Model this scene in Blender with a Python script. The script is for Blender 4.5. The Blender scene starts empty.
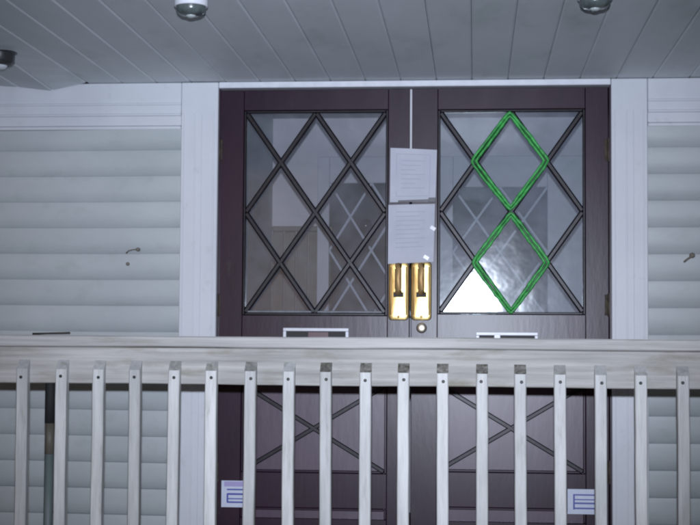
import bpy, bmesh, math, random
from mathutils import Vector, Matrix
random.seed(7)
S = bpy.context.scene
COL = S.collection
R = math.radians

# ------------------------------------------------------------------ camera
FPX, PW, PH = 1400.0, 700.0, 525.0
EYE = Vector((0.0, -6.1, 1.65))
YAW, PITCH, ROLL = math.atan(125.0 / FPX), math.atan(74.6 / FPX), 0.0068
CAMROT = Matrix.Rotation(YAW, 3, 'Z') @ Matrix.Rotation(math.pi / 2 + PITCH, 3, 'X') @ Matrix.Rotation(ROLL, 3, 'Z')
cam_d = bpy.data.cameras.new('camera')
cam = bpy.data.objects.new('camera', cam_d)
COL.objects.link(cam)
cam_d.sensor_width = 36.0
cam_d.lens = FPX / PW * 36.0
cam_d.clip_start = 0.05
cam_d.clip_end = 2000
cam.matrix_world = Matrix.Translation(EYE) @ CAMROT.to_4x4()
S.camera = cam


def W(px, py, Y):
    """world (x, z) on the vertical plane Y seen at photo pixel px, py"""
    d = CAMROT @ Vector((px - PW / 2, PH / 2 - py, -FPX))
    t = (Y - EYE.y) / d.y
    return EYE.x + d.x * t, EYE.z + d.z * t


# ------------------------------------------------------------------ helpers
class MB:
    def __init__(self):
        self.bm = bmesh.new()
        self.mi = 0

    def box(self, x0, x1, y0, y1, z0, z1, bev=0.0, mi=None):
        return self.hexa([(x0, y0, z0), (x1, y0, z0), (x1, y1, z0), (x0, y1, z0),
                          (x0, y0, z1), (x1, y0, z1), (x1, y1, z1), (x0, y1, z1)], bev, mi)

    def hexa(self, pts, bev=0.0, mi=None, seg=1):
        b = bmesh.new()
        v = [b.verts.new(p) for p in pts]
        for f in ((0, 3, 2, 1), (4, 5, 6, 7), (0, 1, 5, 4), (1, 2, 6, 5), (2, 3, 7, 6), (3, 0, 4, 7)):
            b.faces.new([v[i] for i in f])
        if bev:
            bmesh.ops.bevel(b, geom=b.edges[:], offset=bev, segments=seg, affect='EDGES', profile=0.5)
        self.merge(b, mi)
        return self

    def bar(self, a, b, wid, y0, y1, bev=0.0, mi=None):
        """flat bar in the XZ plane from a to b (x, z) with depth y0..y1"""
        ax, az = a; bx, bz = b
        L = math.hypot(bx - ax, bz - az)
        nx, nz = -(bz - az) / L * wid / 2, (bx - ax) / L * wid / 2
        p = [(ax - nx, az - nz), (bx - nx, bz - nz), (bx + nx, bz + nz), (ax + nx, az + nz)]
        pts = [(p[0][0], y0, p[0][1]), (p[1][0], y0, p[1][1]), (p[1][0], y1, p[1][1]), (p[0][0], y1, p[0][1]),
               (p[3][0], y0, p[3][1]), (p[2][0], y0, p[2][1]), (p[2][0], y1, p[2][1]), (p[3][0], y1, p[3][1])]
        return self.hexa(pts, bev, mi)

    def lathe(self, prof, seg=24, axis='Z', loc=(0, 0, 0), mi=None):
        """prof: list of (r, h); closed with caps when r = 0"""
        b = bmesh.new()
        rings = []
        for r, h in prof:
            ring = []
            if r < 1e-6:
                ring = [b.verts.new((0, 0, h))]
            else:
                for i in range(seg):
                    t = 2 * math.pi * i / seg
                    ring.append(b.verts.new((r * math.cos(t), r * math.sin(t), h)))
            rings.append(ring)
        for A, B in zip(rings, rings[1:]):
            for i in range(seg):
                j = (i + 1) % seg
                if len(A) == 1 and len(B) == 1:
                    continue
                if len(A) == 1:
                    b.faces.new((A[0], B[i], B[j]))
                elif len(B) == 1:
                    b.faces.new((A[i], A[j], B[0]))
                else:
                    b.faces.new((A[i], A[j], B[j], B[i]))
        bmesh.ops.recalc_face_normals(b, faces=b.faces[:])
        if axis == 'Y':      # +h becomes -Y (towards the camera)
            bmesh.ops.rotate(b, verts=b.verts[:], matrix=Matrix.Rotation(R(90), 3, 'X'))
        bmesh.ops.translate(b, verts=b.verts[:], vec=loc)
        for f in b.faces:
            f.smooth = True
        self.merge(b, mi)
        return self

    def tube(self, pts, r, seg=8, mi=None, closed=False, jit=0.0):
        b = bmesh.new()
        P = [Vector(p) for p in pts]
        n = len(P)
        rings = []
        for i in range(n):
            if closed:
                t = P[(i + 1) % n] - P[i - 1]
            else:
                t = P[min(i + 1, n - 1)] - P[max(i - 1, 0)]
            t.normalize()
            ref = Vector((0, 1, 0)) if abs(t.y) < 0.9 else Vector((1, 0, 0))
            u = t.cross(ref).normalized(); w = t.cross(u)
            rr = r * (1 + random.uniform(-jit, jit))
            rings.append([b.verts.new(P[i] + u * rr * math.cos(2 * math.pi * k / seg) + w * rr * math.sin(2 * math.pi * k / seg)) for k in range(seg)])
        m = n if closed else n - 1
        for i in range(m):
            A, B = rings[i], rings[(i + 1) % n]
            for k in range(seg):
                b.faces.new((A[k], A[(k + 1) % seg], B[(k + 1) % seg], B[k]))
        if not closed:
            b.faces.new(rings[0][::-1]); b.faces.new(rings[-1])
        bmesh.ops.recalc_face_normals(b, faces=b.faces[:])
        for f in b.faces:
            f.smooth = True
        self.merge(b, mi)
        return self

    def merge(self, b, mi=None):
        me = bpy.data.meshes.new('tmp')
        mi = self.mi if mi is None else mi
        for f in b.faces:
            f.material_index = mi
        b.to_mesh(me); b.free()
        self.bm.from_mesh(me)
        bpy.data.meshes.remove(me)

    def build(self, name, mats, parent=None, label=None):
        me = bpy.data.meshes.new(name)
        if parent is not None:
            o_ = parent
            loc = Vector((0, 0, 0))
            while o_ is not None:
                loc += o_.location; o_ = o_.parent
            bmesh.ops.translate(self.bm, verts=self.bm.verts[:], vec=-loc)
        self.bm.to_mesh(me); self.bm.free()
        for m in (mats if isinstance(mats, (list, tuple)) else [mats]):
            me.materials.append(m)
        o = bpy.data.objects.new(name, me)
        COL.objects.link(o)
        if parent is not None:
            o.parent = parent
        if label:
            o['label'] = label
        return o


def tag(o, label, cat, group=None):
    o['label'] = label; o['category'] = cat
    if group:
        o['group'] = group
    return o


def thing(name, loc, label, cat, group=None):
    o = bpy.data.objects.new(name, None)
    o.empty_display_size = 0.1
    COL.objects.link(o)
    o.location = loc
    return tag(o, label, cat, group)


# ------------------------------------------------------------------ materials
def mat(name, c1, c2=None, rough=0.6, scale=(4, 4, 4), detail=4, lo=0.35, hi=0.65, bump=0.0, bscale=None,
        metal=0.0, spec=0.5, c3=None, scale3=(1, 1, 1), lo3=0.55, hi3=0.7, rand=0.0, world=False):
    m = bpy.data.materials.new(name); m.use_nodes = True
    nt = m.node_tree; N = nt.nodes; L = nt.links
    bs = N['Principled BSDF']
    bs.inputs['Roughness'].default_value = rough
    bs.inputs['Metallic'].default_value = metal
    bs.inputs['Specular IOR Level'].default_value = spec
    tc = N.new('ShaderNodeTexCoord')
    if world:
        geo = N.new('ShaderNodeNewGeometry'); src = geo.outputs['Position']
    else:
        src = tc.outputs['Object']

    def noise(sc, det):
        mp = N.new('ShaderNodeMapping'); mp.inputs['Scale'].default_value = sc
        L.new(src, mp.inputs['Vector'])
        n = N.new('ShaderNodeTexNoise'); n.inputs['Scale'].default_value = 1.0
        n.inputs['Detail'].default_value = det; n.inputs['Roughness'].default_value = 0.62
        if rand:
            oi = N.new('ShaderNodeObjectInfo'); ad = N.new('ShaderNodeVectorMath'); ad.operation = 'ADD'
            ml = N.new('ShaderNodeMath'); ml.operation = 'MULTIPLY'; ml.inputs[1].default_value = 37.0
            L.new(oi.outputs['Random'], ml.inputs[0])
            L.new(mp.outputs[0], ad.inputs[0]); L.new(ml.outputs[0], ad.inputs[1])
            L.new(ad.outputs[0], n.inputs['Vector'])
        else:
            L.new(mp.outputs[0], n.inputs['Vector'])
        return n

    def ramp(n, a, b):
        r = N.new('ShaderNodeMapRange'); r.inputs['From Min'].default_value = a; r.inputs['From Max'].default_value = b
        L.new(n.outputs['Fac'], r.inputs['Value'])
        return r.outputs[0]

    def mix(f, a, b):
        x = N.new('ShaderNodeMix'); x.data_type = 'RGBA'
        if hasattr(f, 'links'):
            L.new(f, x.inputs[0])
        else:
            x.inputs[0].default_value = f
        for s, v in ((x.inputs[6], a), (x.inputs[7], b)):
            if hasattr(v, 'links'):
                L.new(v, s)
            else:
                s.default_value = (*v, 1)
        return x.outputs[2]
    col = None
    if c2 is not None:
        col = mix(ramp(noise(scale, detail), lo, hi), c1, c2)
    if c3 is not None:
        col = mix(ramp(noise(scale3, 5), lo3, hi3), col if col is not None else c1, c3)
    if rand:
        oi = N.new('ShaderNodeObjectInfo')
        mr = N.new('ShaderNodeMapRange'); mr.inputs['To Min'].default_value = 1 - rand; mr.inputs['To Max'].default_value = 1.0
        L.new(oi.outputs['Random'], mr.inputs['Value'])
        hs = N.new('ShaderNodeHueSaturation'); L.new(mr.outputs[0], hs.inputs['Value'])
        if col is not None:
            L.new(col, hs.inputs['Color'])
        else:
            hs.inputs['Color'].default_value = (*c1, 1)
        col = hs.outputs[0]
    if col is not None:
        L.new(col, bs.inputs['Base Color'])
    else:
        bs.inputs['Base Color'].default_value = (*c1, 1)
    if bump:
        b = N.new('ShaderNodeBump'); b.inputs['Strength'].default_value = bump; b.inputs['Distance'].default_value = 0.01
        L.new(noise(bscale or scale, 4).outputs['Fac'], b.inputs['Height'])
        L.new(b.outputs[0], bs.inputs['Normal'])
    return m


def glass_mat(name, tint, dust, dust_lo, dust_hi, rough, refl, bump=0.15):
    """thin old pane: see-through, a clear reflection, and a patchy film of dust"""
    m = bpy.data.materials.new(name); m.use_nodes = True
    nt = m.node_tree; N = nt.nodes; L = nt.links
    N.remove(N['Principled BSDF'])
    out = N['Material Output']
    tr = N.new('ShaderNodeBsdfTransparent'); tr.inputs[0].default_value = (*tint, 1)
    gl = N.new('ShaderNodeBsdfGlossy'); gl.inputs['Roughness'].default_value = rough
    tc = N.new('ShaderNodeTexCoord')
    nb = N.new('ShaderNodeTexNoise'); nb.inputs['Scale'].default_value = 7; nb.inputs['Detail'].default_value = 3
    L.new(tc.outputs['Object'], nb.inputs['Vector'])
    bp = N.new('ShaderNodeBump'); bp.inputs['Strength'].default_value = bump; bp.inputs['Distance'].default_value = 0.02
    L.new(nb.outputs['Fac'], bp.inputs['Height']); L.new(bp.outputs[0], gl.inputs['Normal'])
    fr = N.new('ShaderNodeFresnel'); fr.inputs['IOR'].default_value = 1.5
    mu = N.new('ShaderNodeMath'); mu.operation = 'MULTIPLY'; mu.inputs[1].default_value = refl
    L.new(fr.outputs[0], mu.inputs[0])
    mx = N.new('ShaderNodeMixShader')
    L.new(mu.outputs[0], mx.inputs[0]); L.new(tr.outputs[0], mx.inputs[1]); L.new(gl.outputs[0], mx.inputs[2])
    df = N.new('ShaderNodeBsdfDiffuse'); df.inputs[0].default_value = (*dust, 1)
    n2 = N.new('ShaderNodeTexNoise'); n2.inputs['Scale'].default_value = 5.5; n2.inputs['Detail'].default_value = 7
    n2.inputs['Roughness'].default_value = 0.6
    L.new(tc.outputs['Object'], n2.inputs['Vector'])
    mr = N.new('ShaderNodeMapRange'); mr.inputs['From Min'].default_value = 0.35; mr.inputs['From Max'].default_value = 0.7
    mr.inputs['To Min'].default_value = dust_lo; mr.inputs['To Max'].default_value = dust_hi
    L.new(n2.outputs['Fac'], mr.inputs['Value'])
    m2 = N.new('ShaderNodeMixShader')
    L.new(mr.outputs[0], m2.inputs[0]); L.new(mx.outputs[0], m2.inputs[1]); L.new(df.outputs[0], m2.inputs[2])
    L.new(m2.outputs[0], out.inputs['Surface'])
    return m


M_SIDING = mat('white_vinyl_siding', (.53, .56, .565), (.44, .475, .48), 0.45, (1.2, 1.2, 2.5), 5, bump=.04, bscale=(25, 25, 90),
               c3=(.36, .40, .37), scale3=(9, 9, 12), lo3=.56, hi3=1.0)
M_TRIM = mat('white_trim_paint', (.70, .715, .75), (.61, .63, .665), 0.45, (2, 2, 1.2), 5, c3=(.5, .5, .5), scale3=(14, 14, 14), lo3=.62, hi3=.9, bump=.05, bscale=(30, 30, 6))
M_CEIL = mat('grey_ceiling_paint', (.80, .83, .86), (.68, .72, .74), 0.55, (2.2, .9, 2), 5, c3=(.52, .57, .56), scale3=(4, 1.6, 3), lo3=.55, hi3=.8, bump=.06, bscale=(40, 5, 5))
M_BROWN = mat('dark_brown_gloss_paint', (.032, .0118, .0265), (.0215, .0084, .0185), 0.31, (6, 6, 2), 5, c3=(.045, .033, .035), scale3=(13, 13, 6), lo3=.63, hi3=.8, bump=.035, bscale=(30, 30, 7), spec=.30)
M_BROWN2 = mat('dark_brown_panel_paint', (.060, .029, .055), (.080, .045, .074), 0.36, (9, 9, 2.5), 5, bump=.04, bscale=(30, 30, 6), spec=.5)
M_MUNTIN = mat('blackened_lattice', (.010, .007, .010), (.017, .013, .017), 0.36, (20, 20, 20), 3, bump=.05, spec=.28)
M_RUST = mat('rusty_hinge_steel', (.03, .022, .018), (.085, .065, .042), 0.8, (60, 60, 40), 4, bump=.3)
M_HOOK = mat('dull_grey_brown_metal', (.13, .11, .09), (.22, .20, .17), 0.8, (60, 60, 60), 3)
M_BRASS = mat('polished_brass', (.86, .66, .29), (.70, .49, .18), 0.31, (45, 45, 6), 4, lo=.3, hi=.7, metal=.95, c3=(.42, .25, .07), scale3=(60, 60, 12), lo3=.55, hi3=.8, bump=.04, bscale=(30, 30, 6))
M_BRASS_DK = mat('tarnished_brass', (.66, .44, .20), (.50, .31, .13), 0.55, (30, 30, 12), 4, metal=.55)
M_BLACK = mat('black_recess_and_shadow', (.01, .01, .011), None, 0.6)
M_PAPER = mat('white_paper', (.57, .58, .65), (.48, .50, .57), 0.7, (6, 6, 6), 4, bump=0)
M_INK = mat('grey_print', (.43, .445, .51), None, 0.7)
M_TAPE = mat('black_tape', (.03, .03, .035), None, 0.4)
M_TAPEGLINT = mat('tape_glint_white', (.85, .85, .9), None, 0.2)
M_GREEN = mat('green_cord', (.05, .46, .08), (.02, .22, .04), 0.4, (40, 40, 40), 3, bump=.3)
M_WOODR = mat('weathered_grey_rail_wood', (.47, .455, .43), (.25, .24, .22), 0.65, (1.8, 30, 48), 7, lo=.34, hi=.68, bump=.25, bscale=(4, 40, 110),
              c3=(.19, .175, .115), scale3=(4.5, 12, 16), lo3=.54, hi3=.80)
M_WOODC = mat('weathered_cap_wood', (.50, .485, .465), (.28, .27, .255), 0.6, (1.8, 30, 55), 7, lo=.32, hi=.70, bump=.25, bscale=(4, 40, 110),
              c3=(.22, .205, .15), scale3=(3.5, 10, 30), lo3=.56, hi3=.80)
M_BALUS = mat('worn_white_baluster_paint', (.66, .655, .635), (.44, .44, .42), 0.5, (40, 40, 4), 6, lo=.38, hi=.75, bump=.2, bscale=(70, 70, 6),
              c3=(.30, .30, .25), scale3=(38, 38, 5), lo3=.58, hi3=.80, rand=.34)
M_ENDG = mat('mouldy_end_grain', (.15, .145, .12), (.40, .39, .36), 0.85, (55, 55, 45), 4, lo=.38, hi=.68, c3=(.06, .055, .03), scale3=(38, 38, 38), lo3=.46, hi3=.66, rand=.5)
M_ENDF = mat('dusty_end_grain', (.42, .42, .41), (.52, .52, .52), 0.8, (60, 60, 50), 4, c3=(.25, .25, .20), scale3=(30, 30, 30), lo3=.55, hi3=.8, rand=.2)
M_ENDM = mat('stained_end_grain', (.28, .28, .26), (.42, .42, .40), 0.8, (60, 60, 50), 4, c3=(.14, .14, .10), scale3=(35, 35, 35), lo3=.5, hi3=.75, rand=.3)
M_SCREW = mat('dark_screw', (.03, .028, .026), None, 0.5, metal=.5)
M_DECK = mat('grey_deck_boards', (.26, .26, .25), (.19, .19, .18), 0.7, (30, 2.5, 30), 5, bump=.2)
M_GROUND = mat('dark_lawn_soil', (.045, .055, .025), (.07, .065, .04), 0.9, (3, 3, 3), 6, bump=.6, world=True)
M_ROOF = mat('grey_shingle', (.12, .12, .125), (.07, .07, .075), 0.9, (8, 3, 8), 4, bump=.3)
M_IWALL = mat('beige_plaster', (.74, .70, .71), (.60, .58, .58), 0.7, (1.5, 1.5, 1.5), 4)
M_ISIDE = mat('pale_green_plaster', (.50, .60, .60), (.40, .50, .50), 0.7, (1.5, 1.5, 1.5), 4)
M_IWOOD = mat('olive_brown_wainscot', (.15, .148, .085), (.11, .108, .06), 0.5, (25, 25, 3), 5)
M_IFLOOR = mat('brown_floor', (.14, .10, .07), (.10, .07, .05), 0.5, (3, 20, 3), 4)
M_IDOOR = mat('cream_inner_door', (.66, .66, .69), (.54, .55, .58), 0.5, (3, 3, 2), 4)
M_CAME = mat('pale_window_cames', (.50, .54, .60), None, 0.5)
M_DARKROOM = mat('dark_room_teal', (.03, .075, .095), (.018, .05, .065), 0.7, (14, 14, 3), 4)
M_KNOB = mat('dark_knob_metal', (.02, .02, .02), None, 0.15, metal=.2)
M_WHITEM = mat('white_enamel', (.78, .79, .84), (.70, .71, .76), 0.35, (20, 20, 20), 3)
M_LENS = mat('smoky_lamp_glass', (.055, .07, .068), (.12, .14, .14), 0.25, (22, 22, 22), 3, spec=.6)
M_LENSHI = mat('lens_highlight_grey', (.42, .46, .45), None, .3)
M_LENSW = mat('frosted_lamp_glass', (.72, .76, .80), (.62, .66, .70), 0.3, (22, 22, 22), 3)
M_DKRING = mat('dark_lamp_rim', (.03, .032, .034), (.05, .05, .05), 0.4, (30, 30, 30), 3)
M_STW = mat('sticker_white', (.66, .69, .80), (.58, .63, .77), 0.4, (30, 30, 30), 3)
M_STB = mat('sticker_blue', (.055, .08, .36), None, 0.4)
M_STP = mat('sticker_violet', (.40, .35, .62), None, 0.4)
M_POLE = mat('dark_green_grey_pole', (.13, .16, .155), (.09, .12, .11), 0.6, (40, 40, 4), 3)
M_GRIPB = mat('brown_worn_wood', (.13, .115, .09), (.08, .072, .055), 0.6, (50, 50, 8), 4)
M_GRIPK = mat('black_rubber', (.010, .010, .010), None, 0.8)
M_STICK = mat('dark_stick', (.02, .018, .016), (.05, .045, .04), 0.8, (20, 50, 50), 4)
M_FLAP = mat('dull_red_flap', (.10, .02, .035), (.05, .012, .02), 0.4, (10, 10, 10), 3)
M_GLASSL = glass_mat('old_glass_clear', (.92, .93, .95), (.42, .43, .50), .06, .17, .09, 1.2, .05)
M_GLASSR = glass_mat('old_glass_hazy', (.90, .93, .94), (.46, .49, .60), .08, .22, .115, 1.0, .07)
M_GLASSI = glass_mat('inner_glass', (.75, .85, .85), (.4, .45, .45), .02, .05, .08, .8, .05)

# ------------------------------------------------------------------ setting
b = MB(); b.box(-400, 400, -400, 400, -0.3, 0.0)
g = b.build('ground', M_GROUND); g['kind'] = 'structure'

FLOOR = 0.70
b = MB()
x = -3.6
while x < 2.9:
    b.box(x, x + .135, -1.62, -.004, FLOOR - .03, FLOOR, .003); x += .141
b.box(-3.6, 2.94, -1.58, -.02, FLOOR - .22, FLOOR - .034)
fl = b.build('porch_floor', M_DECK); fl['kind'] = 'structure'

# vertical landmarks on the facade
TY = -0.037                                   # front of the trim
XL0, XL1 = W(180, 210, TY)[0], W(217, 210, TY)[0]     # left casing
XR0, XR1 = W(611.5, 210, TY)[0], W(648, 210, TY)[0]   # right casing
ZDT = W(410, 86.5, TY)[1]                     # underside of white head strip
ZC = W(410, 79.5, TY)[1]                      # ceiling height at the wall
ZFR = W(90, 128, TY)[1]                       # underside of the frieze
print('casing', XL0, XL1, XR0, XR1, 'door top', ZDT, 'ceil', ZC, 'frieze L', ZFR, 'R', W(680, 126, TY)[1])

house = thing('house_front', (0, 0, 0), 'white house front with horizontal vinyl siding around the brown double door', 'house')
LAP = 0.1147
zedge = W(90, 202, -.02)[1]


def siding(x0, x1):
    b = bmesh.new()
    prof = []
    k0 = int((zedge - .35) / LAP) + 1
    zz = zedge - k0 * LAP
    while zz < ZFR + .02:
        z_top = zz + LAP
        # bottom of this board tucked in, face bowed out, small lip at its top
        for t, o in ((0.0, .000), (.05, .0070), (.11, .0130), (.19, .0190), (.29, .0240), (.42, .0278), (.60, .0302), (.80, .0312), (.94, .0314), (.985, .0305), (1.0, .0280)):
            if zz + t * LAP < ZFR - .002:
                prof.append((o, zz + t * LAP))
        zz = z_top
    n = 24
    cols = []
    for i in range(n + 1):
        xx = x0 + (x1 - x0) * i / n
        cols.append([b.verts.new((xx, -o + .0015 * math.sin(xx * 5.1 + zc * 9), zc + .0022 * math.sin(xx * 3.3 + zc * 2.1))) for o, zc in prof])
    for A, B in zip(cols, cols[1:]):
        for i in range(len(prof) - 1):
            f = b.faces.new((A[i], B[i], B[i + 1], A[i + 1])); f.smooth = True
    # backing
    m = MB(); m.merge(b)
    m.box(x0, x1, .006, .14, .25, ZC - .002)
    o = m.build('siding', M_SIDING, house)
    for e in o.data.edges:
        e.use_edge_sharp = False
    return o


siding(-5.2, XL0)
siding(XR1, 4.2)
# mark the lap edges sharp by angle
for o in [c for c in house.children]:
    bmm = bmesh.new(); bmm.from_mesh(o.data)
    for e in bmm.edges:
        if len(e.link_faces) == 2 and e.calc_face_angle(0) > R(28):
            e.smooth = False
    bmm.to_mesh(o.data); bmm.free()

for x0, x1 in ((XL0, XL1), (XR0, XR1)):
    b = MB()
    b.box(x0, x1, TY, .05, FLOOR - .02, ZC - .004, .003)
    b.box(x0 + .012, x0 + .018, TY - .003, TY + .004, FLOOR, ZC - .14, .001)
    b.box(x1 - .022, x1 - .014, TY - .003, TY + .004, FLOOR, ZC - .14, .001)
    b.box(x0 + .060, x0 + .068, TY - .0025, TY + .004, FLOOR, ZC - .14, .001)
    b.box(x0 + .092, x0 + .096, TY - .0025, TY + .004, FLOOR, ZC - .14, .001)
    b.build('door_casing', M_TRIM, house)
for x0, x1 in ((-5.2, XL0 - .002), (XR1 + .002, 4.2)):
    b = MB()
    b.box(x0, x1, TY + .006, -.002, ZFR + .062, ZC - .003, .003)
    b.box(x0, x1, TY + .002, TY + .012, ZFR + .100, ZFR + .112, .003)
    b.box(x0, x1, TY + .000, TY + .012, ZFR + .052, ZFR + .064, .003)
    b.box(x0, x1, TY + .010, -.002, ZFR + .010, ZFR + .054, .002)
    b.box(x0, x1, TY + .003, -.002, ZFR - .008, ZFR + .008, .003)
    b.build('frieze_board', M_TRIM, house)
b = MB(); b.box(XL1 + .002, XR0 - .002, TY - .004, .05, ZDT, ZC - .004, .003)
b.build('head_trim', M_WHITEM, house)
# jamb behind the leaves and a threshold
b = MB()
b.box(XL1, XL1 + .006, -.012, .10, FLOOR, ZDT - .001); b.box(XR0 - .006, XR0, -.012, .10, FLOOR, ZDT - .001)
b.box(XL1 + .007, XR0 - .007, .052, .10, ZDT - .02, ZDT - .001)
b.build('door_jamb', M_BROWN, house)
b = MB(); b.box(XL1 + .001, XR0 - .001, -.06, .12, FLOOR - .03, FLOOR + .012, .004)
b.build('threshold', M_DECK, house)

# vestibule behind the glass
IY = 1.60
b = MB()
b.box(-1.75, 1.3, IY, IY + .08, FLOOR, 3.05)
b.build('inner_wall', M_IWALL, house)
xs = W(272, 200, IY - .02)[0]
b = MB(); b.box(xs - .1, xs, .15, IY - .002, FLOOR, 3.05)
b.build('inner_side_wall', M_ISIDE, house)
b = MB(); b.box(.95, 1.05, .15, IY - .002, FLOOR, 3.05)
b.build('inner_side_wall', M_ISIDE, house)
b = MB(); b.box(-1.8, 1.3, .15, IY, 3.06, 3.1)
b.build('inner_ceiling', M_IWALL, house)
b = MB(); b.box(-1.8, 1.3, .13, IY, FLOOR - .06, FLOOR - .004)
b.build('inner_floor', M_IFLOOR, house)
zw = W(305, 232, IY)[1]
b = MB()
xa, xb = xs + .004, W(333, 250, IY)[0]
n = 5
for i in range(n):
    b.box(xa + (xb - xa) * i / n, xa + (xb - xa) * (i + 1) / n - .004, IY - .022, IY - .001, FLOOR, zw, .003)
b.box(xa, xb, IY - .035, IY - .002, zw + .001, zw + .03, .004)
b.build('wainscot', M_IWOOD, house)


def inner_door(px0, px1, wx0, wx1, wy0, wy1, knob, label):
    x0, x1 = W(px0, 240, IY)[0], W(px1, 240, IY)[0]
    a0, a1 = W(wx0, 240, IY)[0], W(wx1, 240, IY)[0]
    zt, zb = W((wx0 + wx1) / 2, wy0, IY)[1], W((wx0 + wx1) / 2, wy1, IY)[1]
    ztop = ZDT - .10
    t = thing('inner_door', ((x0 + x1) / 2, IY - .03, FLOOR), label, 'inner door')
    b = MB(); y0, y1 = IY - .05, IY - .006
    b.box(x0, a0, y0, y1, FLOOR, ztop, .003); b.box(a1, x1, y0, y1, FLOOR, ztop, .003)
    b.box(a0 + .0005, a1 - .0005, y0 + .001, y1, zt, ztop, .003); b.box(a0 + .0005, a1 - .0005, y0 + .001, y1, FLOOR, zb, .003)
    b.build('door_panel', M_IDOOR, t)
    b = MB(); w = (a1 - a0); h = (zt - zb); nx = 2; c = w / nx; nz = 2; cz = h / nz
    for i in range(nx):
        for j in range(nz):
            p, q = a0 + i * c, zb + j * cz
            b.bar((p, q), (p + c, q + cz), .012, IY - .040, IY - .030)
            b.bar((p, q + cz), (p + c, q), .012, IY - .041, IY - .031)
    b.build('lattice', M_CAME, t)
    b = MB(); b.box(a0, a1, IY - .026, IY - .023, zb, zt)
    b.build('glass', M_GLASSI, t)
    b = MB(); b.box(a0, a1, IY - .012, IY - .008, zb, zt)
    b.build('dark_room_sheet', M_DARKROOM, t)  # darkness of the room behind, put in as a dark teal sheet
    if knob:
        kx, kz = W(knob[0], knob[1], IY - .09)
        b = MB(); b.lathe([(0, .092), (.024, .086), (.036, .066), (.031, .042), (.011, .034), (.010, .004), (.026, .003), (.026, 0), (0, 0)], 20, 'Y', (kx, IY - .05, kz))
        b.build('door_knob', M_KNOB, t)
    return t


inner_door(318, 424, 330, 414, 184, 318, (366, 226), 'pale inner door with dark lattice window and black knob, seen through the left glass')
inner_door(428, 585, 453, 547, 188, 318, None, 'pale inner door with dark lattice window, seen through the glass with green diamonds')

# ------------------------------------------------------------------ porch roof and its boards
YB = TY - .006
PITCHX = W(508, 76, YB)[0] - W(472, 76, YB)[0]
X0G = W(472, 76, YB)[0]
print('plank', PITCHX)
roof = thing('porch_roof', (0, -1.0, ZC), 'grey planked porch ceiling with long board joints above the door', 'porch roof')
b = MB()
YF = -2.35
SAG = {-14: (.008, .018), -13: (.019, .036), -12: (.033, .003)}


def board(x0, x1, dl_, dr_, dz):
    """one long board, its joint edges eased; it may hang down at the wall end"""
    m2 = bmesh.new(); rows = []; n = 14 if dl_ or dr_ else 1
    ye = YB - .003 if n > 1 else -.004
    for i in range(n + 1):
        t = i / n; y = YF + (ye - YF) * t
        q = max(0.0, (t - .40) / .60) ** 1.6
        za, zb = ZC + dz - dl_ * q, ZC + dz - dr_ * q
        ev, eh = .0040, .0062
        rows.append([m2.verts.new(p) for p in ((x0, y, za + ev), (x0 + eh, y, za), (x1 - eh, y, zb), (x1, y, zb + ev), (x1, y, zb + .019), (x0, y, za + .019))])
    for A, B in zip(rows, rows[1:]):
        for i in range(6):
            m2.faces.new((A[i], A[(i + 1) % 6], B[(i + 1) % 6], B[i]))
    m2.faces.new(rows[0]); m2.faces.new(rows[-1][::-1])
    bmesh.ops.recalc_face_normals(m2, faces=m2.faces[:])
    return m2


for k in range(-24, 15):
    x0, x1 = X0G + k * PITCHX + .0009, X0G + (k + 1) * PITCHX - .0009
    if k in SAG:
        continue
    b.merge(board(x0, x1, 0, 0, random.uniform(-.0010, .0010)))
b.build('ceiling_boards', M_CEIL, roof)
for k, (q0_, q1_) in SAG.items():
    b = MB(); b.merge(board(X0G + k * PITCHX + .0009, X0G + (k + 1) * PITCHX - .0009, q0_, q1_, 0))
    b.build('ceiling_board', M_CEIL, roof, 'loose ceiling board sagging at the wall')
b = MB(); b.box(-5.3, 4.3, YF, .2, ZC + .020, ZC + .05)
b.build('roof_underlay', M_ROOF, roof)
b = MB(); b.box(-5.35, 4.35, YF - .03, YF - .002, ZC - .10, ZC + .16, .004)
b.build('fascia', M_TRIM, roof)
b = MB()
b.hexa([(-5.4, YF - .12, ZC + .17), (4.4, YF - .12, ZC + .17), (4.4, 2.2, ZC + 1.5), (-5.4, 2.2, ZC + 1.5),
        (-5.4, YF - .12, ZC + .22), (4.4, YF - .12, ZC + .22), (4.4, 2.2, ZC + 1.55), (-5.4, 2.2, ZC + 1.55)])
b.build('shingle_slope', M_ROOF, roof)


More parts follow.
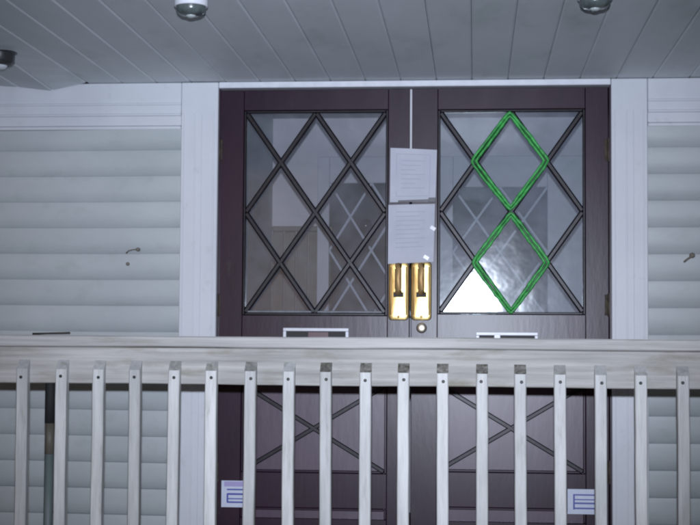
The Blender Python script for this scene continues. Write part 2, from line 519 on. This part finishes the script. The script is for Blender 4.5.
# ------------------------------------------------------------------ ceiling lights
def ceiling_light(px, py, label, frosted=False):
    zb = ZC - (.085 if not frosted else .03)
    # solve for the depth where the lamp's bottom meets this pixel
    d = CAMROT @ Vector((px - PW / 2, PH / 2 - py, -FPX))
    t = (zb - EYE.z) / d.z
    x, y = EYE.x + d.x * t, EYE.y + d.y * t
    th = thing('ceiling_light', (x, y, ZC), label, 'ceiling light', 'lights under the porch ceiling')
    r = .054
    h = .045 if frosted else .066
    if frosted:
        r = .062
    b = MB(); b.lathe([(r + .010, 0.002), (r + .010, -.008), (r + .002, -.012)], 32, 'Z', (x, y, ZC))
    b.build('trim_ring', M_CEIL if not frosted else M_DKRING, th)
    b = MB(); b.lathe([(r, -.006), (r, -h), (r - .003, -h - .0025), (r - .006, -h - .0025), (r - .006, -h + .02)], 32, 'Z', (x, y, ZC))
    b.build('housing', M_WHITEM if not frosted else M_DKRING, th)
    b = MB(); b.lathe([(r - .0065, -h + .006), (r - .006, -h - .012), (r - .010, -h - .022), (r - .020, -h - .029), (0, -h - .032)], 32, 'Z', (x, y, ZC))
    if frosted:
        b = MB(); b.lathe([(r - .0065, -h + .004), (r - .008, -h - .010), (.036, -h - .014), (.034, -h - .011)], 32, 'Z', (x, y, ZC)); b.build('baffle', M_DKRING, th)
        b = MB(); b.lathe([(.033, -h), (.033, -h - .016), (.024, -h - .026), (0, -h - .030)], 32, 'Z', (x, y, ZC))
    b.build('lens', M_LENS if not frosted else M_LENSW, th)
    if not frosted:
        b = MB(); b.lathe([(.016, -h - .0295), (.016, -h - .033), (.009, -h - .037), (0, -h - .038)], 24, 'Z', (x, y, ZC))
        b.build('lens_highlight', M_LENSHI, th)  # highlight on the lens, put in as a pale disc
    return th


ceiling_light(191, 12, 'white cylinder light on the porch ceiling, the one left of the door')
ceiling_light(595, 5, 'white cylinder light on the porch ceiling, the one right above the green diamonds')
ceiling_light(-1, 58.5, 'dark rimmed ceiling light with pale lens beside the sagging board', True)

# ------------------------------------------------------------------ the two door leaves
DF, DB = 0.0, .045      # front and back of the leaf


def arc(cx, cz, r, a0, a1, n):
    return [(cx + r * math.cos(a0 + (a1 - a0) * i / n), cz + r * math.sin(a0 + (a1 - a0) * i / n)) for i in range(n + 1)]


def leaf(xl, xr, wl, wr, wt, wb, pl, pr, glass, label, mid_px, tilt={}):
    """pixel columns/rows -> one leaf with its parts"""
    zt = ZDT - .004
    x0, x1 = W(xl, 230, DF)[0], W(xr, 230, DF)[0]
    a0, a1 = W(wl, 212, DF)[0], W(wr, 212, DF)[0]
    z1, z0 = W(mid_px, wt, DF)[1], W(mid_px, wb, DF)[1]
    p0, p1 = W(pl, 430, DF)[0], W(pr, 430, DF)[0]
    q1, q0 = W(mid_px, 384, DF)[1], W(mid_px, 473, DF)[1]
    r1, r0 = W(mid_px, 508, DF)[1], FLOOR + .16
    t = thing('entry_door', ((x0 + x1) / 2, .02, FLOOR), label, 'door')
    b = MB()
    e = .0006
    b.box(x0, a0, DF, DB, FLOOR + .016, zt, .002); b.box(a1, x1, DF, DB, FLOOR + .016, zt, .002)
    b.box(a0 + e, a1 - e, DF + .0012, DB, z1, zt, .002)
    b.box(a0 + e, a1 - e, DF + .0012, DB, q1, z0, .002)
    b.box(a0 + e, a1 - e, DF + .0012, DB, r1, q0, .002)
    b.box(a0 + e, a1 - e, DF + .0012, DB, FLOOR + .016, r0, .002)
    b.build('door_frame', M_BROWN, t)
    # glazing bead
    b = MB(); w = .011
    b.box(a0 + e, a0 + w, DF + .004, DF + .020, z0 + e, z1 - e, .003); b.box(a1 - w, a1 - e, DF + .004, DF + .020, z0 + e, z1 - e, .003)
    b.box(a0 + w + e, a1 - w - e, DF + .004, DF + .020, z1 - w, z1 - e, .003); b.box(a0 + w + e, a1 - w - e, DF + .004, DF + .020, z0 + e, z0 + w, .003)
    b.build('glazing_bead', M_MUNTIN, t)
    # lattice
    b = MB(); xm, zm = (a0 + a1) / 2, (z0 + z1) / 2
    L, Rr = a0 + w, a1 - w
    D, U = z0 + w, z1 - w
    mw = .0245
    for (s, f, k) in (((L, U), (Rr, D), 0), ((L, D), (Rr, U), 1), ((L, zm), (xm, U), 1), ((xm, D), (Rr, zm), 1), ((xm, U), (Rr, zm), 0), ((L, zm), (xm, D), 0)):
        b.bar(s, f, mw, DF + .003 + .0015 * k, DF + .019, .0065)
    b.build('muntins', M_MUNTIN, t)
    # pane
    b = MB()
    cells = [((.5, .5), (1, 0), (1.5, .5), (1, 1)), ((.5, 1.5), (1, 1), (1.5, 1.5), (1, 2)), ((0, 1), (.5, .5), (1, 1), (.5, 1.5)), ((1, 1), (1.5, .5), (2, 1), (1.5, 1.5)),
             ((0, 0), (1, 0), (.5, .5)), ((1, 0), (2, 0), (1.5, .5)), ((0, 2), (.5, 1.5), (1, 2)), ((1, 2), (1.5, 1.5), (2, 2)),
             ((0, 0), (.5, .5), (0, 1)), ((0, 1), (.5, 1.5), (0, 2)), ((2, 0), (2, 1), (1.5, .5)), ((2, 1), (2, 2), (1.5, 1.5))]
    bm = bmesh.new()
    for ci, cell in enumerate(cells):
        pts = [(L + (Rr - L) * u / 2, D + (U - D) * v / 2) for u, v in cell]
        cx = sum(p[0] for p in pts) / len(pts); cz = sum(p[1] for p in pts) / len(pts)
        tx, tz = tilt.get(ci, (random.uniform(-.006, .006), random.uniform(-.006, .006)))
        vv = []
        for dy in (0, .003):
            vv.append([bm.verts.new((px_, DF + .0285 + dy + tx * (px_ - cx) + tz * (pz_ - cz), pz_)) for px_, pz_ in pts])
        f, k = vv
        bm.faces.new(f); bm.faces.new(k[::-1])
        for i in range(len(pts)):
            j = (i + 1) % len(pts)
            bm.faces.new((f[i], k[i], k[j], f[j]))
    bmesh.ops.recalc_face_normals(bm, faces=bm.faces[:])
    b.merge(bm)
    p = b.build('window_pane', glass, t)
    # solid panels with a raised saltire
    b = MB()
    b.box(a0 + e, a1 - e, DF + .016, DB - .004, q0 + e, q1 - e)
    b.box(a0 + e, a1 - e, DF + .016, DB - .004, r0 + e, r1 - e)
    b.build('lower_panel', M_BROWN2, t)
    b = MB()
    xm, zm = (p0 + p1) / 2, (q0 + q1) / 2
    b.bar((a0 + .012, q1 - .008), (a1 - .012, q0 + .008), .020, DF + .001, DF + .0155, .004)
    b.bar((a0 + .012, q0 + .008), (a1 - .012, q1 - .008), .020, DF + .0022, DF + .0155, .004)
    b.build('saltire', M_MUNTIN, t)
    b = MB()
    for (xx0, xx1, zz0, zz1) in ((a0 + e, a0 + .012, q0 + e, q1 - e), (a1 - .012, a1 - e, q0 + e, q1 - e), (a0 + .0126, a1 - .0126, q0 + e, q0 + .012),
                                 (a0 + e, a0 + .012, r0 + e, r1 - e), (a1 - .012, a1 - e, r0 + e, r1 - e), (a0 + .0126, a1 - .0126, r1 - .012, r1 - e)):
        b.box(xx0, xx1, DF + .005, DF + .0157, zz0, zz1, .003)
    b.build('panel_moulding', M_BROWN, t)
    return t, (x0, x1, a0, a1, z0, z1), p


dl, DL, paneL = leaf(219, 409.6, 243, 388, 110, 315.5, 246, 386, M_GLASSL, 'dark brown door leaf with plain diamond lattice window, left of the meeting line', 315)
dr, DR, paneR = leaf(411.6, 608.5, 437.5, 585.5, 109, 314.5, 433, 580, M_GLASSR, 'dark brown door leaf whose lattice window carries two green diamonds', 511,
                   {4: (.010, -.013), 0: (.0155, -.0125), 2: (.004, .006), 3: (-.006, .004), 8: (-.012, .010), 5: (.006, -.004)})
# pale weather strip in the meeting gap
b = MB(); b.box(DL[2] + .0125, DL[3] - .0125, .006, .019, DL[4] + .0122, DL[4] + .021, .002)
b.build('lit_bead_strip', mat('lit_bead_grey', (.20, .21, .23), (.13, .14, .15), .5, (30, 30, 30)), dl)  # light on the bottom glazing bead, put in as a pale grey strip
xg = (DL[1] + DR[0]) / 2
b = MB(); b.box(DL[1] - .0005, DR[0] + .0005, -.004, -.001, ZDT - .31, ZDT - .006, .001)
b.build('weather_strip', M_IDOOR, dr)
def hinges(t, x, pys, xpx):
    for py in pys:
        z = W(xpx, py, DF)[1]
        b = MB()
        b.tube([(x, -.006, z - .05), (x, -.006, z + .05)], .0065, 10)
        b.box(x - .018, x + .012, -.0035, .002, z - .045, z + .045, .001)
        b.build('hinge', M_RUST, t)


hinges(dr, DR[1] + .001, (150, 305, 472), 609)
hinges(dl, DL[0] - .001, (150, 305, 472), 218)


# pull handles with their plates
def pull(t, pxc, dark):
    x, z = W(pxc, 291, -.003)
    w, h = .089 / 2, .256 / 2
    if dark:
        pass
    pts = []
    r = .016
    for cx, cz, a0 in ((x + w - r, z + h - r, 0), (x - w + r, z + h - r, 90), (x - w + r, z - h + r, 180), (x + w - r, z - h + r, 270)):
        pts += arc(cx, cz, r, R(a0), R(a0 + 90), 6)
    bm = bmesh.new()

    def bow(px_, pz_):
        u, v = (px_ - x) / w, (pz_ - z) / h
        return -.0035 - .0042 * (1 - u * u) - .0030 * (1 - v * v)
    rings = []
    for sc in (1.0, .97, .85, .7, .5, .3, .12):
        rings.append([bm.verts.new((x + (p[0] - x) * sc, bow(x + (p[0] - x) * sc, z + (p[1] - z) * sc) + (.0012 if sc == 1.0 else 0), z + (p[1] - z) * sc)) for p in pts])
    bk = [bm.verts.new((p[0], -.0005, p[1])) for p in pts]
    n = len(pts)
    for A, B in zip([bk] + rings, rings):
        for i in range(n):
            j = (i + 1) % n
            f = bm.faces.new((A[i], B[i], B[j], A[j])); f.smooth = A is not bk
    cv = bm.verts.new((x, bow(x, z), z))
    for i in range(n):
        f = bm.faces.new((rings[-1][i], cv, rings[-1][(i + 1) % n])); f.smooth = True
    bm.faces.new(bk)
    bmesh.ops.recalc_face_normals(bm, faces=bm.faces[:])
    m = MB(); m.merge(bm)
    pl = m.build('pull_handle', M_BRASS, t)
    g = MB()
    za, zb = W(pxc, 266, -.03)[1], W(pxc, 292, -.03)[1]
    g.tube([(x, -.007, za), (x, -.030, za), (x, -.042, za - .014), (x, -.044, (za + zb) / 2), (x, -.042, zb + .014), (x, -.030, zb), (x, -.007, zb)], .0150, 12)
    g.build('grip', M_BRASS_DK, pl)
    for dzz in (.112, -.112):
        q = MB(); q.lathe([(.006, 0), (.006, .0015), (.003, .0028), (0, .0028)], 12, 'Y', (x, -.0068, z + dzz)); q.build('screw', M_BRASS_DK, pl)
    q = MB()
    for sx in (-1, 1):
        q.tube([(x + sx * .034, -.0072, z - .105), (x + sx * .034, -.0098, z), (x + sx * .034, -.0072, z + .105)], .0030, 8)
    q.build('raised_rib', M_BRASS_DK, pl)
    s = MB(); zc = W(pxc, 294.5, -.008)[1]
    s.box(x - .022, x + .022, -.0150, -.0088, zc - .012, zc + .010, .001)  # shadow below the grip, put in as a black block
    zc2 = W(pxc, 266, -.008)[1]
    s.box(x - .014, x + .014, -.0140, -.0080, zc2 - .010, zc2 + .012, .001)
    s.build('slot_and_grip_shadow', M_BLACK, pl)
    return pl


# the plates overlap the meeting stiles, one to each leaf
pull(dl, 398.6, True)
pull(dr, 421.4, False)
x, z = W(421.5, 328, -.01)
b = MB(); b.lathe([(.023, 0), (.023, .004), (.0215, .008), (.017, .0115), (.009, .0138), (0, .0145)], 24, 'Y', (x, -.001, z))
b.build('lock_cylinder', mat('nickel_lock', (1.0, .90, .74), None, .42, metal=1.0), dr)


def letter_slot(t, x0p, x1p, ytp, ybp, flap):
    x0, zt = W(x0p, ytp, -.01); x1, zb = W(x1p, ybp, -.01)
    w = .014
    m = MB()
    m.box(x0, x1, -.010, -.0005, zt - w, zt, .002); m.box(x0, x1, -.010, -.0005, zb, zb + w, .002)
    m.box(x0, x0 + w, -.0098, -.0005, zb + w + .0003, zt - w - .0003, .002); m.box(x1 - w, x1, -.0098, -.0005, zb + w + .0003, zt - w - .0003, .002)
    s = m.build('letter_slot', M_WHITEM, t)
    m = MB(); m.box(x0 + w + .0005, x1 - w - .0005, -.0040, -.0005, zb + w + .0005, zt - w - .0005)
    m.build('slot_opening', M_BLACK, s)
    m = MB()
    if flap == 'red':
        m.box(x0 + .11, x0 + .20, -.0062, -.0042, zb + w + .004, zt - w - .003, .0008)
        m.build('flap', M_FLAP, s)
    else:
        m.box(x0 + .078, x0 + .105, -.0112, -.0042, zb + w, zt - w + .006, .002)
        m.build('flap', M_WHITEM, s)


letter_slot(dl, 283, 348.5, 327.8, 345, 'red')
letter_slot(dr, 476, 538, 332.0, 349, 'white')


def sticker(t, px0, px1, py0, py1, label, violet):
    x0, z1 = W(px0, py0, -.002); x1, z0 = W(px1, py1, -.002)
    m = MB(); y = -.0012
    m.box(x0, x1, y, -.0004, z0, z1, mi=0)
    h = z1 - z0; w = x1 - x0
    for f, th in (((.64, .055), (.46, .07), (.30, .04), (.16, .06)) if violet else ((.74, .06), (.56, .045), (.40, .07), (.20, .065))):
        m.box(x0 + w * .20, x1 - w * .06, y - .0004, y, z0 + h * f, z0 + h * (f + th), mi=1)
    m.box(x0 + w * .19, x0 + w * .25, y - .0007, y - .0001, z0 + h * .18, z0 + h * (.5 if violet else .80), mi=1)
    if violet:
        m.box(x0 + w * .10, x1 - w * .02, y - .0004, y, z0 + h * .78, z0 + h * .97, mi=2)
    m.build('sticker', [M_STW, M_STB, M_STP], t, label)


sticker(dl, 221.5, 249, 480.5, 507.5, 'white sticker with blue and violet bars', True)
sticker(dr, 567.5, 597, 489, 514.5, 'white sticker with three blue bars', False)


# ------------------------------------------------------------------ papers on the meeting stiles
def sheet(name, quad, y, label, lines, border):
    (ax, ay), (bx, by), (cx, cy), (dx, dy) = quad      # TL TR BR BL in photo pixels
    P = [Vector((W(px, py, y)[0], y, W(px, py, y)[1])) for px, py in quad]
    t = thing(name, (P[2] + P[3]) / 2, label, 'paper notice', 'paper notices on the door')
    bm = bmesh.new()
    nu, nv = 10, 14
    G = [[None] * (nv + 1) for _ in range(nu + 1)]

    def at(u, v, lift=0.0):
        p = (P[0] * (1 - u) + P[1] * u) * (1 - v) + (P[3] * (1 - u) + P[2] * u) * v
        k = .0028 * math.sin(v * 7 + u * 2.0) + .002 * math.sin(u * 5 - v * 3) + .004 * (u - .5) ** 2 * 4 * (v ** 2)
        return Vector((p.x, p.y - .004 - abs(k) - lift, p.z))
    for i in range(nu + 1):
        for j in range(nv + 1):
            G[i][j] = bm.verts.new(at(i / nu, j / nv))
    for i in range(nu):
        for j in range(nv):
            f = bm.faces.new((G[i][j], G[i][j + 1], G[i + 1][j + 1], G[i + 1][j])); f.smooth = True
    bk = [[bm.verts.new(G[i][j].co + Vector((0, .0008, 0))) for j in range(nv + 1)] for i in range(nu + 1)]
    for i in range(nu):
        for j in range(nv):
            bm.faces.new((bk[i][j], bk[i + 1][j], bk[i + 1][j + 1], bk[i][j + 1]))
    m = MB(); m.merge(bm)
    m.build('page', M_PAPER, t)
    bm = bmesh.new()

    def strip(u0, u1, v0, v1):
        n = 8
        for i in range(n):
            a, c = u0 + (u1 - u0) * i / n, u0 + (u1 - u0) * (i + 1) / n
            bm.faces.new([bm.verts.new(at(a, v0, .0009)), bm.verts.new(at(a, v1, .0009)), bm.verts.new(at(c, v1, .0009)), bm.verts.new(at(c, v0, .0009))])
    for (u0, u1, v0, v1) in lines:
        strip(u0, u1, v0, v1)
    m = MB(); m.merge(bm)
    m.build('print', M_INK, t)
    return t, at


ln = [(.13, .87, .10, .112), (.13, .87, .885, .897), (.13, .145, .10, .897), (.855, .87, .10, .897)]
ln += [(.24, .76 - .1 * (i % 3), .22 + .085 * i, .235 + .085 * i) for i in range(7)]
n1, at1 = sheet('notice', [(390.5, 148), (437, 150), (435.5, 201.5), (390, 202.5)], -.006, 'upper white paper notice with a thin grey border taped to the door', ln, True)
p = [at1(.18, .985, .002), at1(.97, .975, .002)]
m = MB(); m.bar((p[0].x, p[0].z), (p[1].x, p[1].z), .0085, p[0].y - .002, p[0].y - .0006)
m.build('tape_strip', M_TAPE, n1)
m = MB(); m.box(p[1].x - .024, p[1].x + .006, p[1].y - .004, p[1].y - .0022, p[1].z - .010, p[1].z + .010, .001)
m.build('clip', M_TAPE, n1)
ln = [(.16, .80 - .12 * (i % 2), .12 + .075 * i, .133 + .075 * i) for i in range(9)]
n2, at2 = sheet('notice', [(388.5, 205), (435, 204), (433.5, 262), (388, 264)], -.003, 'lower white paper notice just above the brass pull handles', ln, False)
for u, v in ((.97, .42), (.84, .92)):
    m = MB(); q = at2(u, v, .0012); m.bar((q.x - .010, q.z + .006), (q.x + .010, q.z - .006), .015, q.y - .0014, q.y)
    m.build('tape_strip', M_TAPEGLINT, n2)  # clear tape, with the flash glint on it put in as white


# ------------------------------------------------------------------ green cords
def cord(pts_px, label):
    y = -.004
    C0 = [Vector((W(px, py, y)[0], y, W(px, py, y)[1])) for px, py in pts_px]
    cen = sum(C0, Vector()) / len(C0)
    m = MB()
    for k, off in enumerate((.0085, -.0080)):
        pts = []
        for i in range(len(C0)):
            a, c = C0[i], C0[(i + 1) % len(C0)]
            n = 13
            for j in range(n):
                f = j / n
                # round the corners a little
                p = a.lerp(c, f)
                pull_in = .004 * math.exp(-(min(f, 1 - f) / .05) ** 2)
                d = (p - cen); dn = d.normalized()
                p = p - dn * pull_in + dn * off
                p = p + Vector((random.uniform(-.0014, .0014), random.uniform(-.0015, .0015), random.uniform(-.0014, .0014)))
                pts.append(p)
        m.tube(pts, (.0068, .0066)[k], 8, None, True, .16)
    o = m.build('green_cord', M_GREEN)
    return tag(o, label, 'cord', 'green cords round the lattice diamonds')


cord([(510, 113), (547, 160.5), (510.5, 209), (473, 161.5)], 'green cord outlining the upper diamond of the right window lattice')
cord([(511, 213.5), (547.5, 262.5), (511, 312), (474, 262.5)], 'green cord outlining the lower diamond of the right window lattice')

# ------------------------------------------------------------------ railing
RY = -1.43                      # front of the face board
rl = thing('porch_railing', (-.4, RY, FLOOR), 'weathered wooden porch railing with white balusters in front of the door', 'railing')
zc1 = W(350, 337.2, RY - .05)[1]; zc0 = W(350, 348.5, RY - .05)[1]
zf0 = W(350, 385.8, RY)[1]
print('rail', zc1, zc0, zf0)
X0, X1 = -3.2, 2.4


def plank(x0, x1, y0, y1, z0, z1, wob, bev):
    """long board with slightly uneven edges"""
    bm = bmesh.new(); n = 60; rows = []
    for i in range(n + 1):
        x = x0 + (x1 - x0) * i / n
        a = wob * math.sin(x * 6.1 + z0) + random.uniform(-.4, .4) * wob
        c = wob * math.sin(x * 4.3 + 2) + random.uniform(-.4, .4) * wob
        prof = [(y0, z0 + bev + a), (y0, z1 - bev + c), (y0 + bev, z1 + c), (y1 - bev, z1 + c), (y1, z1 - bev), (y1, z0 + bev), (y1 - bev, z0 + a), (y0 + bev, z0 + a)]
        rows.append([bm.verts.new((x, p, q)) for p, q in prof])
    for A, B in zip(rows, rows[1:]):
        for i in range(8):
            bm.faces.new((A[i], A[(i + 1) % 8], B[(i + 1) % 8], B[i]))
    bm.faces.new(rows[0]); bm.faces.new(rows[-1][::-1])
    bmesh.ops.recalc_face_normals(bm, faces=bm.faces[:])
    m = MB(); m.merge(bm); return m


plank(X0, X1, RY - .048, RY + .092, zc0, zc1, .0012, .004).build('cap_rail', M_WOODC, rl)
plank(X0, X1, RY, RY + .038, zf0, zc0 - .0015, .0009, .003).build('face_board', M_WOODR, rl)
plank(X0, X1, RY, RY + .038, FLOOR + .09, FLOOR + .18, .0008, .003).build('bottom_rail', M_WOODR, rl)
for xx in (X0 - .05, X1 + .05):
    m = MB(); m.box(xx - .05, xx + .05, RY - .03, RY + .07, .02, ZC - .002, .004)
    m.build('post', M_BALUS, rl)

BX = [21.5, 60.5, 97, 134.5, 172.5, 210.5, 249, 288, 326, 365, 403, 443, 482, 521, 561, 601, 641.5, 684]
BW, BT = .0385, .031
ztop = [W(px, 359.5 + (px - 20) * .0105, RY - BT)[1] for px in BX]
zt0 = sum(ztop) / len(ztop)


def baluster_mesh(seed, endm):
    """square stick, front top corner cut at a slant (mouldy end grain), faintly bowed"""
    rnd = random.Random(seed)
    bm = bmesh.new()
    zs = [FLOOR + .06 + (zt0 - .033 - FLOOR - .06) * i / 8 for i in range(9)]
    h = BW / 2; rows = []
    for z in zs:
        dx = rnd.uniform(-.0009, .0009)
        e = .003
        prof = [(-h + e, -BT), (h - e, -BT), (h, -BT + e), (h, 0), (-h, 0), (-h, -BT + e)]
        rows.append([bm.verts.new((p + dx, q - .0005, z)) for p, q in prof])
    for A, B in zip(rows, rows[1:]):
        for i in range(6):
            bm.faces.new((A[i], A[(i + 1) % 6], B[(i + 1) % 6], B[i]))
    bm.faces.new(rows[0][::-1])
    T = rows[-1]
    prof = [(-h + .003, -BT), (h - .003, -BT), (h, -BT + .003), (h, 0), (-h, 0), (-h, -BT + .003)]
    top = []
    for p, q in prof:
        zz = zt0 - .033 + (q + BT) / BT * .031
        top.append(bm.verts.new((p, q - .0005, zz + .002)))
    for i in range(6):
        bm.faces.new((T[i], T[(i + 1) % 6], top[(i + 1) % 6], top[i]))
    f = bm.faces.new(top)
    bmesh.ops.recalc_face_normals(bm, faces=bm.faces[:])
    for ff in bm.faces:
        ff.material_index = 0
    f.material_index = 1
    bmesh.ops.translate(bm, verts=bm.verts[:], vec=(0, 0, -FLOOR))
    me = bpy.data.meshes.new('baluster'); bm.to_mesh(me); bm.free()
    me.materials.append(M_BALUS); me.materials.append(endm)
    return me


STAIN = 'flffmmmfddddddmfff'.replace('l', 'f')
bmeshes = {}
for q in 'fmd':
    for v in range(3):
        bmeshes[q, v] = baluster_mesh(ord(q) + v, {'f': M_ENDF, 'm': M_ENDM, 'd': M_ENDG}[q])
scr = MB(); scr.lathe([(.0055, 0), (.0055, .0015), (.003, .0018), (0, .001)], 12, 'Y', (0, 0, 0))
scr_o = None
for i, px in enumerate(BX):
    xx = W(px, 420, RY - BT)[0]
    o = bpy.data.objects.new('baluster', bmeshes[STAIN[i], i % 3]); COL.objects.link(o)
    o.parent = rl
    o.location = (xx - rl.location.x, 0, ztop[i] - zt0)
    o.rotation_euler = (0, R(random.uniform(-.22, .22)), R(random.uniform(-1.2, 1.2)))
    if scr_o is None:
        scr_o = scr.build('screw', M_SCREW)
        s = scr_o
    else:
        s = scr_o.copy(); COL.objects.link(s)
    s.parent = o
    s.location = (random.uniform(-.004, .004), -BT - .0005, zt0 - .033 - .024 - FLOOR + random.uniform(-.004, .004))

# ------------------------------------------------------------------ small loose things
x0, z0 = W(33, 336.5, RY - .03); x1, _ = W(70, 335, RY - .03)
m = MB(); zz = zc1 + .0035
m.tube([(x0, RY - .035, zz), (x0 + .05, RY - .033, zz + .002), (x1 - .03, RY - .030, zz + .003), (x1, RY - .032, zz + .004)], .0045, 7, None, False, .25)
tag(m.build('stick', M_STICK), 'short dark stick lying on top of the railing', 'stick')

xp, zp = W(49, 440, RY + .075)
t = thing('tool_pole', (xp, RY + .08, FLOOR), 'dark pole with black grip standing upright behind the railing', 'pole')
yy = RY + .080
zg1, zg2 = W(49, 423, yy)[1], W(49, 454, yy)[1]
ztp = W(49, 370, yy)[1]
m = MB(); m.tube([(xp, yy, zg1), (xp, yy, (zg1 + ztp) / 2), (xp, yy, ztp - .012), (xp, yy, ztp)], .0175, 14)
m.build('grip', M_GRIPK, t)
m = MB(); m.tube([(xp, yy, zg2), (xp, yy, zg1 - .0005)], .0160, 14)
m.build('collar', M_GRIPB, t)
m = MB(); m.tube([(xp, yy, FLOOR + .001), (xp, yy, zg2 - .0005)], .0155, 14)
m.build('shaft', M_POLE, t)


def hook(px, py, shape, label):
    x, z = W(px, py, -.031)
    y = -.0305
    t = thing('wall_hook', (x, y, z), label, 'hook')
    m = MB()
    if shape:
        m.tube([(x - .030, y, z - .014), (x - .018, y - .006, z - .004), (x + .004, y - .012, z + .001), (x + .018, y - .012, z + .002)], .0028, 8, None, False, .2)
        m.build('hook_wire', M_HOOK, t)
        m = MB(); m.lathe([(.0085, 0), (.0085, .018), (0, .022)], 12, 'Y', (x + .024, y + .004, z + .002)); m.build('hook_tip', M_HOOK, t)
        m = MB(); m.lathe([(.0085, 0), (.0085, .008), (0, .010)], 12, 'Y', (x - .022, y + .003, z - .062)); m.build('screw', M_HOOK, t)
    else:
        m.lathe([(.012, 0), (.012, .016), (.006, .020), (0, .020)], 12, 'Y', (x + .008, y + .003, z + .006)); m.build('knob', M_HOOK, t)
        m = MB(); m.tube([(x + .006, y - .006, z + .002), (x - .012, y - .006, z - .010), (x - .026, y, z - .022)], .005, 8, None, False, .2)
        m.build('hook_wire', M_HOOK, t)
    return t


hook(133, 250, True, 'bent dark hook on the siding left of the door')
hook(690, 257, False, 'small dark knob on the siding right of the door')

# ------------------------------------------------------------------ light: dusk, with the camera's flash
w = bpy.data.worlds.new('World'); S.world = w; w.use_nodes = True
nt = w.node_tree
sky = nt.nodes.new('ShaderNodeTexSky'); sky.sky_type = 'NISHITA'; sky.sun_disc = False
SUN_EL, SUN_AZ = R(3), R(200)
sky.sun_elevation = SUN_EL; sky.sun_rotation = SUN_AZ
bg = nt.nodes['Background']; bg.inputs['Strength'].default_value = 0.02
nt.links.new(sky.outputs[0], bg.inputs[0])
sd = bpy.data.lights.new('sun', 'SUN'); sd.energy = 0.02; sd.angle = R(12); sd.color = (1, .93, .85)
so = bpy.data.objects.new('sun', sd); COL.objects.link(so)
dirv = Vector((math.sin(SUN_AZ) * math.cos(SUN_EL), math.cos(SUN_AZ) * math.cos(SUN_EL), math.sin(SUN_EL)))
so.rotation_euler = (-dirv).to_track_quat('-Z', 'Y').to_euler()

fd = bpy.data.lights.new('camera_flash', 'SPOT')
fd.energy = 1040; fd.color = (.86, .945, 1.13); fd.shadow_soft_size = .018
fd.spot_size = R(47); fd.spot_blend = 1.0
fo = bpy.data.objects.new('camera_flash', fd); COL.objects.link(fo)
fo.location = EYE + CAMROT @ Vector((0.0, .118, 0))
fo.rotation_euler = CAMROT.to_euler()

S.view_settings.view_transform = 'Standard'; S.view_settings.look = 'None'
S.view_settings.gamma = 1; S.view_settings.exposure = 0; S.view_settings.use_curve_mapping = False
S.render.engine = 'CYCLES'
S.cycles.max_bounces = 8; S.cycles.transparent_max_bounces = 16
S.cycles.use_denoising = True
S.cycles.sample_clamp_direct = 3.0; S.cycles.sample_clamp_indirect = 3.0
S.cycles.filter_width = 2.2
